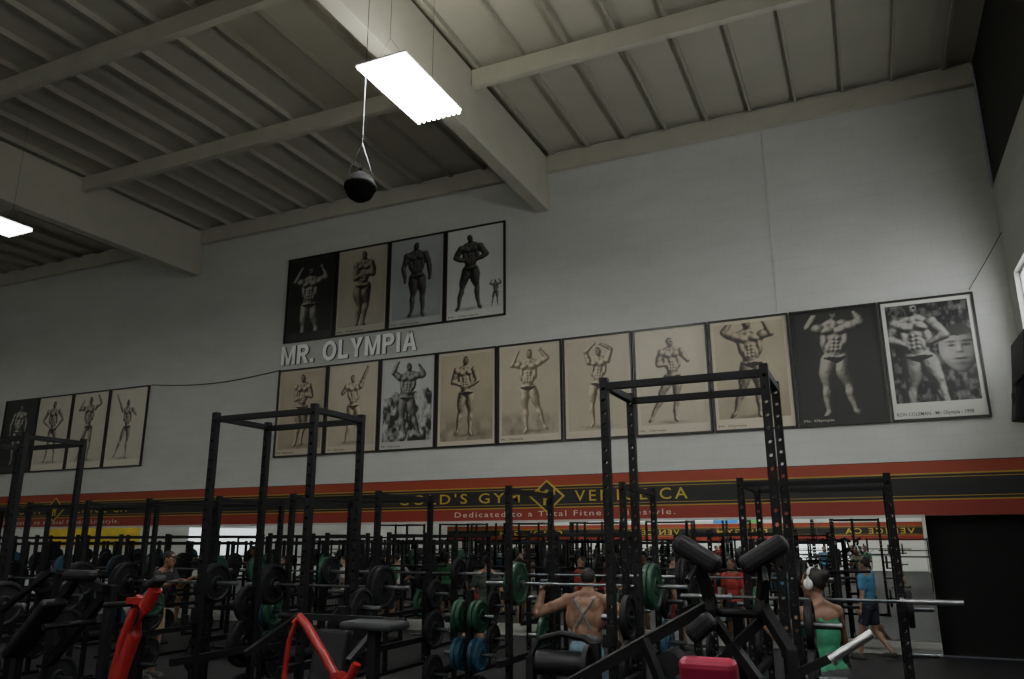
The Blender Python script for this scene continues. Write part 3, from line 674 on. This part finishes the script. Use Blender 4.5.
# ------------------------------------------------------------------ foreground machines
r=root('squat_machine',(-.65,4.0,0),'black plate-loaded squat machine with angled shoulder pads','exercise machine')
for s in(-1,1):
    px=s*.16; R=Matrix.Rotation(s*-.55,3,'Y')
    m=MB().box((px,0,1.92),(.25,.13,.095),R); m.obj('shoulder_pad','pad',r,bevel=.035)
    g=MB(); g.beam((px,.02,1.88),(px*.75,.08,1.68),.045,.045); g.cyl((px*.75-.02,.08,1.66),(px*.75+.02,.08,1.66),.06,n=20)
    g.cyl((px,-.05,1.86),(px+s*.02,-.16,1.80),.014); g.obj('pad_arm','black',r)
MB().box((-.155,-.02,1.58),(.15,.10,.09),Matrix.Rotation(-.7,3,'Y')).obj('hip_pad','pad',r,bevel=.03)
g=MB(); g.beam((-.12,.08,1.68),(-.85,-.3,1.27),.045,.05); g.beam((-.85,-.3,1.29),(-.85,-.3,.03),.05,.05)
g.beam((.12,.08,1.68),(.27,-.2,1.50),.045,.05); g.beam((.27,-.2,1.52),(.27,-.2,.03),.045,.05)
g.cyl((-.12,.1,1.64),(.12,.1,1.64),.02); g.beam((0,.12,1.64),(0,.3,.03),.05,.05)
g.beam((-.12,.08,1.62),(.10,-.05,1.36),.035,.045); g.beam((.12,.08,1.62),(-.14,-.05,1.38),.035,.045)
g.beam((-.42,-.1,1.52),(-.30,-.2,1.30),.035,.045); g.beam((-.85,-.3,.6),(.27,-.2,.6),.05,.05)
g.beam((.27,-.2,1.42),(.43,-.2,1.50),.035,.035)
g.box((-.27,0,.03),(1.3,.9,.05)); g.obj('frame','black',r)
g=MB(); g.cyl((.43,-.2,1.495),(.60,-.2,1.605),.019,n=16); g.cyl((.425,-.2,1.49),(.44,-.2,1.50),.028,n=16); g.obj('sleeve_handle','brightchrome',r,smooth=True)
g=MB(); g.cyl((-.3,.02,1.42),(-.3,-.14,1.42),.06,n=20); g.obj('pulley','rubber',r,smooth=True)
r=root('incline_bench',(-.62,3.2,0),'black incline bench with a red vinyl back pad','exercise bench')
MB().box((0,0,1.32),(.22,.07,.5),Matrix.Rotation(.25,3,'X')).obj('back_pad','redpad',r,bevel=.03)
g=MB(); g.beam((0,.05,1.3),(0,.0,.05),.07,.07); g.box((0,0,.03),(.6,.7,.05)); g.obj('frame','black',r)
r=root('red_frame_machine',(-4.95,4.25,0),'exercise machine with bright red slanted steel uprights','exercise machine')
g=MB(); g.tube([(-.08,0,.05),(-.08,0,.9),(-.05,0,1.1),(.04,0,1.35),(.12,0,1.53),(.20,0,1.66)],.05,12); g.tube([(-.16,.02,.05),(-.16,.02,1.0),(-.10,.02,1.3),(-.01,.02,1.52),(.03,.02,1.60)],.032,10); g.beam((-.06,0,1.57),(.15,0,1.57),.045,.045)
g.box((-.1,0,.03),(.6,.6,.05)); g.obj('frame','red',r,smooth=True)
MB().box((.19,.0,1.70),(.14,.11,.06),Matrix.Rotation(-.5,3,'Y')).obj('head_pad','pad',r,bevel=.025)
MB().cyl((-.30,0,1.53),(-.04,0,1.55),.022).obj('weight_horn','black',r,smooth=True)
r=root('red_arm_bench',(-3.0,4.0,0),'bench press machine with angled red lever arm and grey pad','exercise machine')
g=MB(); g.tube([(-.27,0,1.50),(-.24,0,1.54),(-.19,0,1.50),(-.04,0,1.33),(.05,0,1.22),(.10,0,1.19),(.15,0,1.22),(.19,0,1.30)],.027,12)
g.cyl((.07,-.03,1.20),(.07,.03,1.20),.05,n=20); g.obj('lever_arm','red',r,smooth=True)
g=MB(); g.tube([(-.27,0,1.50),(-.31,0,1.40),(-.33,0,1.2),(-.30,0,.9)],.016,10); g.obj('side_tube','red',r,smooth=True)
g=MB(); g.beam((-.30,0,.92),(-.30,0,.03),.05,.05); g.beam((.07,0,1.2),(.07,0,.03),.05,.05); g.box((-.1,0,.03),(.8,.5,.05)); g.obj('frame','black',r)
MB().box((.17,.2,1.49),(.38,.22,.05)).obj('bench_pad','greypad',r,bevel=.02)
g=MB(); g.beam((.17,.2,1.46),(.17,.2,.05),.06,.06); g.obj('pad_post','black',r)
def leg_machine(loc,label):
    r=root('leg_machine',loc,label,'exercise machine')
    g=MB(); g.beam((-.45,0,1.05),(.15,0,1.7),.07,.07); g.beam((-.2,.1,1.0),(.45,.1,1.62),.07,.07); g.beam((.15,0,1.7),(.5,0,1.62),.06,.06)
    g.beam((-.45,0,1.1),(-.45,0,.03),.07,.07); g.beam((.45,.1,1.64),(.45,.1,.03),.07,.07); g.beam((-.45,.05,.7),(.45,.05,.7),.07,.07); g.box((0,0,.03),(1.1,.8,.05))
    g.beam((-.5,.3,1.72),(.1,.3,1.72),.05,.05); g.beam((-.5,.3,1.72),(-.5,.3,.03),.05,.05)
    g.beam((-.9,.1,1.4),(-.3,.1,1.75),.045,.045); g.beam((-.9,.1,1.42),(-.9,.1,.03),.05,.05); g.obj('frame','black',r,bevel=.006)
    MB().box((-.15,-.1,1.3),(.62,.22,.08),Matrix.Rotation(-.8,3,'Y')).obj('back_pad','pad',r,bevel=.03)
    MB().box((.25,-.05,1.72),(.33,.12,.085)).obj('roller_pad','pad',r,bevel=.04)
    MB().cyl((.3,-.35,1.35),(.3,.1,1.35),.024).obj('weight_horn','black',r,smooth=True)
    return r
LM=leg_machine((-6.2,4.6,0),'black plate-loaded leg machine with thick vinyl pads')
r=root('roller_machine',(-1.80,4.80,0),'black padded roller machine with round side plates','exercise machine')
g=MB(); g.cyl((-.20,0,1.25),(.12,0,1.25),.075,n=24); g.obj('roller_pad','pad',r,smooth=True)
g=MB(); g.beam((.18,0,1.38),(.18,0,.03),.05,.06); g.beam((-.25,0,1.28),(-.25,0,.03),.05,.06); g.box((0,0,.03),(.5,.4,.05)); g.tube([(-.25,0,1.28),(-.20,.02,1.38),(-.05,.02,1.42),(.10,.02,1.40),(.18,0,1.36)],.022,8); g.cyl((-.25,0,1.25),(.18,0,1.25),.02); g.obj('frame','black',r)
g=MB(); g.cyl((.12,0,1.25),(.15,0,1.25),.12,n=28); g.obj('side_disc','rubber',r,smooth=True)
r=root('press_machine',(-3.75,4.9,0),'black seated press machine with lever arms and plates','exercise machine')
MB().box((0,.1,1.1),(.3,.1,.5),Matrix.Rotation(-.15,3,'X')).obj('back_pad','pad',r,bevel=.03)
g=MB(); g.beam((0,.25,1.5),(0,.25,.03),.06,.06); g.beam((-.4,.2,1.42),(.4,.2,1.42),.045,.045); g.beam((-.4,.2,1.42),(-.45,-.3,1.2),.04,.04); g.beam((.4,.2,1.42),(.45,-.3,1.2),.04,.04); g.box((0,.1,.03),(.9,.9,.05)); g.obj('frame','black',r)
for s in(-1,1): MB().cyl((s*.4,.2,1.42),(s*.58,.2,1.42),.022).obj('weight_horn','black',r,smooth=True)
# ------------------------------------------------------------------ people
SK={'tan':mat('skin_tan',(.24,.13,.085),.55,var=.08),'fair':mat('skin_fair',(.36,.23,.165),.5,var=.08),'brown':mat('skin_brown',(.2,.11,.07),.5,var=.08)}
CL={}
def cloth(c):
    if c not in CL: CL[c]=mat('cloth_%d'%len(CL),c,.8,var=.15,nscale=20)
    return CL[c]
HAIR=mat('dark_hair',(.012,.009,.007),.6,var=.3,nscale=40); EYE=mat('eye',(.02,.015,.012),.2)
def hand(mb,w,d,n,side,curl):
    w=Vector(w); d=Vector(d).normalized(); n=Vector(n); n=(n-d*n.dot(d)).normalized(); s=d.cross(n)*side
    B=Matrix((s,d,n)).transposed(); mb.ell(w+d*.05,(.042,.055,.018),B,12,8)
    for i,l in enumerate((.9,1.05,1.,.78)):
        b0=w+d*.085+s*(.032-.0215*i); a1=curl; a2=2*curl
        p1=b0+(d*math.cos(a1)+n*math.sin(a1))*.042*l; p2=p1+(d*math.cos(a2)+n*math.sin(a2))*.038*l
        mb.capsule(b0,.0095,p1,.009,8,2); mb.capsule(p1,.009,p2,.0075,8,2)
    b0=w+d*.03+s*.035; p1=b0+(d*.6+s*.7+n*.2)*.04; p2=p1+(d*.8+s*.1+n*.5*curl)*.035
    mb.capsule(b0,.013,p1,.011,8,2); mb.capsule(p1,.011,p2,.009,8,2)
def person(label,loc,yaw,skin='tan',arms=None,legs=None,shirt=None,tank=False,shorts=(.03,.03,.035),hair=True,scale=1.,lean=0.,turn=0.,phones=False,straps=False,cap=False,build=1.,curl=.5,hair_long=False,bun=False,female=False,drop=0.):
    r=root('person',loc,label,'person',None,yaw); r.scale=(scale,)*3
    R=Matrix.Rotation(-lean,3,'X'); piv=Vector((0,0,.95)); DV=Vector((0,-drop*.6,-drop))
    U=lambda p:R@(Vector(p)-piv)+piv+DV
    bw=build; sw=.19*bw*(.92 if female else 1); fw=.86 if female else 1.; fd=.9 if female else 1.
    arms=arms or {-1:((-.25,0,1.15),(-.27,.06,.9)),1:((.25,0,1.15),(.27,.06,.9))}
    legs=legs or {-1:((-.1,.02,.5),(-.11,-.03,.09)),1:((.1,.02,.5),(.11,-.03,.09))}
    def torso(m,e=0.,sh=True):
        m.ell(U((0,-.01,.96)),(.165+e,.115+e,.13+e),R); m.ell(U((0,0,1.12)),(.138*bw*fw+e,.10*bw*fd+e,.15+e),R)
        m.ell(U((0,0,1.27)),(.165*bw*fw+e,.112*bw*fd+e,.155+e),R)
        if female:
            for s in(-1,1): m.ell(U((s*.07,.075,1.30)),(.06+e,.055+e,.06+e),R)
        if sh: m.ell(U((0,-.005,1.39)),(.165*bw+e,.09*bw+e,.085+e),R)
    b=MB(); torso(b)
    HR=R@Matrix.Rotation(turn,3,'Z'); hc=U((0,.02,1.645))
    b.capsule(U((0,-.01,1.42)),.062*bw*fd,U((0,.01,1.56)),.052*bw*fd)
    for s in(-1,1): b.capsule(U((0,-.02,1.50)),.045*bw*fd,U((s*sw*.8,-.01,1.445)),.045*bw*fd)
    if straps:
        for s in(-1,1):
            b.ell(U((s*.095,-.085,1.38)),(.075,.05,.085),R); b.ell(U((s*.15,-.05,1.26)),(.07,.07,.13),R); b.ell(U((s*.04,-.085,1.12)),(.032,.035,.14),R)
    P=lambda q:hc+HR@Vector(q)
    b.ell(P((0,-.008,.015)),(.075,.093,.098),HR); b.ell(P((0,.018,-.05)),(.057,.07,.068),HR)
    b.ell(P((0,.092,-.015)),(.013,.02,.024),HR,10,6); b.ell(P((0,.078,.018)),(.045,.02,.012),HR,10,6); b.ell(P((0,.083,-.058)),(.024,.012,.01),HR,10,6); b.ell(P((0,.075,-.095)),(.022,.02,.018),HR,10,6)
    for s in(-1,1): b.ell(P((s*.077,-.008,-.005)),(.011,.02,.032),HR,10,6)
    for s in(-1,1):
        sh=U((s*sw,0,1.42)); e,w=[Vector(q) for q in arms[s]]; aw=bw*fd
        b.ell(sh,(.066*aw,.066*aw,.07*aw)); b.capsule(sh,.056*aw,e,.042*aw); b.ell((sh+e)/2,(.054*aw,)*3); b.capsule(e,.043*aw,w,.028*aw); b.ell(e*.72+w*.28,(.046*aw,)*3)
        d=(w-e).normalized(); hn=Vector((0,.3,-1)) if abs(d.z)<.8 else Vector((-s,.2,0)); hand(b,w,d,hn,s,curl)
        kn,an=[Vector(q) for q in legs[s]]; hip=Vector((s*.09,-.01,.92))+DV
        b.capsule(hip,.092,kn,.058); b.capsule(kn,.056,an,.036); b.ell(kn*.7+an*.3+Vector((0,-.018,0)),(.055,.058,.09))
        b.capsule(an-Vector((0,.03,.03)),.036,an+Vector((s*.02,.15,-.055)),.03)
    b.obj('body',SK[skin],r,remesh=.011)
    for s in(-1,1): MB().ell(P((s*.029,.083,.0)),(.011,.007,.007),HR,8,6).obj('eye',EYE,r)
    if hair:
        h=MB(); h.ell(P((0,-.022,.03)),(.082,.093,.093),HR)
        if hair_long: h.ell(P((0,-.075,-.05)),(.06,.045,.12),HR)
        if bun: h.ell(P((0,-.105,.06)),(.045,.045,.045),HR); h.ell(P((0,-.05,.02)),(.075,.06,.08),HR)
        if cap: h.ell(P((0,.09,.05)),(.06,.07,.01),HR)
        h.obj('cap' if cap else 'hair',HAIR,r,remesh=.012)
    if shirt:
        c=MB(); torso(c,.010 if tank else .014,not tank)
        if tank:
            for s in(-1,1): c.capsule(U((s*.075,.08,1.36)),.028,U((s*.085,0,1.49)),.022); c.capsule(U((s*.075,-.08,1.34)),.028,U((s*.085,0,1.49)),.022)
        else:
            for s in(-1,1):
                sh=U((s*sw,0,1.42)); e=Vector(arms[s][0]); c.ell(sh,(.082*bw,)*3); c.capsule(sh,.074*bw,sh.lerp(e,.62),.066*bw)
        c.obj('shirt',cloth(shirt),r,remesh=.012)
    if straps:
        c=MB()
        for s in(-1,1): c.tube([U((s*.13,-.03,1.49)),U((s*.10,-.138,1.42)),U((0,-.14,1.28)),U((-s*.09,-.128,1.14))],.012,8)
        c.ell(U((0,0,1.06)),(.165,.13,.10),R); c.obj('tank_top',cloth((.16,.17,.18)),r,smooth=True)
    if shorts:
        c=MB(); c.ell(Vector((0,-.012,.95))+DV,(.182,.132,.13))
        for s in(-1,1):
            kn=Vector(legs[s][0]); hip=Vector((s*.09,-.01,.92))+DV; c.cyl(hip,hip.lerp(kn,.78),.108,.098,n=18)
        c.obj('shorts',cloth(shorts),r,remesh=.014)
    for s in(-1,1):
        an=Vector(legs[s][1]); c=MB(); c.capsule(an-Vector((0,.04,.04)),.048,an+Vector((s*.02,.15,-.055)),.038); c.box(an+Vector((s*.01,.055,-.08)),(.085,.28,.025)); c.obj('shoe',cloth((.06,.06,.06)),r,remesh=.012)
    if phones:
        c=MB(); c.tube([P((.095*math.cos(t),-.005,.095*math.sin(t)*1.25)) for t in np.linspace(-.1,math.pi+.1,14)],.012,8)
        for s in(-1,1): c.ell(P((s*.095,-.005,-.005)),(.025,.038,.045),HR,12,8)
        c.obj('headphones',cloth((.7,.7,.7)),r,smooth=True)
    return r
person('muscular person in strappy tank and pale blue shorts gripping barbell',(-2.82,8.08,0),0,'tan',
  arms={-1:((-.49,-.16,1.25),(-.45,-.12,1.46)),1:((.49,-.16,1.25),(.45,-.12,1.46))},shirt=None,straps=True,shorts=(.16,.24,.30),build=1.22,lean=.16,curl=1.2,drop=.05,scale=.99,
  legs={-1:((-.14,.12,.5),(-.14,-.02,.09)),1:((.14,.12,.5),(.14,-.02,.09))})
person('person in green tank top and white headphones reaching an arm forward',(-.42,6.86,0),.85,'tan',
  arms={-1:((-.36,.10,1.22),(-.34,.34,1.34)),1:((.30,.12,1.2),(.24,.36,1.32))},shirt=(.03,.21,.11),tank=True,shorts=(.05,.05,.055),bun=True,phones=True,female=True,lean=.10,curl=1.0,turn=.35,scale=1.0)
pp=[]
pp.append(person('person in black shirt and tan shorts reaching to a machine',(-10.1,9.05,0),-1.35,'tan',
  arms={-1:((-.25,.2,1.25),(-.2,.42,1.35)),1:((.25,.2,1.25),(.2,.45,1.33))},shirt=(.02,.02,.022),shorts=(.25,.19,.12),scale=1.05,lean=.22,cap=True))
walk={-1:((-.1,.14,.52),(-.1,.2,.1)),1:((.1,-.02,.5),(.1,-.28,.14))}
pp.append(person('person in light blue shirt and dark shorts walking',(-.2,15.2,0),1.2,'fair',legs=walk,shirt=(.08,.25,.42),shorts=(.03,.03,.05),scale=.93))
pp.append(person('person in dark shirt standing with arms down',(-6.2,12.6,0),.3,'tan',shirt=(.03,.04,.03),scale=.98))
pp.append(person('person in red shirt standing with arms down',(-2.4,14.9,0),2.6,'brown',shirt=(.30,.03,.03),scale=.93))
pp.append(person('person in white shirt standing with hands on hips',(-10.9,14.9,0),2.,'fair',arms={-1:((-.38,-.05,1.18),(-.2,.06,1.02)),1:((.38,-.05,1.18),(.2,.06,1.02))},shirt=(.45,.45,.45),scale=.93))
pp.append(person('person in black shirt walking between the racks',(-3.5,14.9,0),-1.3,'fair',legs=walk,shirt=(.02,.02,.03),shorts=(.2,.04,.04),scale=.95))
pp.append(person('person in green shirt standing with arms down',(-9.6,14.7,0),2.9,'tan',shirt=(.05,.17,.08),scale=.95,female=True,hair_long=True))
for i,(x,y,rz) in enumerate([(-4.6,14.9,1.2),(-7.6,14.8,-.6),(-1.4,15.2,.3),(-12.4,14.7,2.),(-15.5,14.7,.5),(-5.4,15.3,2.5),
    (-.4,-3,.4),(-3.2,-3.6,2.),(-6.2,-2.8,-1.),(-9.2,-3.4,.9),(-12,-3,2.2),(-15,-3.7,0),(-5.0,-4.2,1.),(-8,-4.4,-2),(-11,-4.3,.3),(.8,-3.9,1.6),(-2,-4.4,-.4),(-1,-8.5,.6),(-4,-9,2.),(-7,-8.6,1.),(-10,-9,-1.)]):
    copy_thing(pp[(i*3+2)%7],(x,y,0),rz)
# ------------------------------------------------------------------ world & camera
w=bpy.data.worlds.new('world'); w.use_nodes=True; w.node_tree.nodes['Background'].inputs[0].default_value=(.5,.55,.6,1); w.node_tree.nodes['Background'].inputs[1].default_value=.05; SC.world=w
cam=bpy.data.cameras.new('camera'); co=bpy.data.objects.new('camera',cam); COL.objects.link(co); SC.camera=co
cam.sensor_width=36; cam.lens=772/1024*36; cam.clip_end=200; cam.clip_start=.05
Y=Vector((.4136,-.2257,-.8821)).normalized(); Z=Vector((-.0037,.9684,-.2495)); Z=(Z-Y*Z.dot(Y)).normalized(); X=Y.cross(Z)
Rm=Matrix((X,Y,Z)).to_4x4()
co.matrix_world=Matrix.Translation((0,0,H))@Rm
print('done',len(bpy.data.objects))
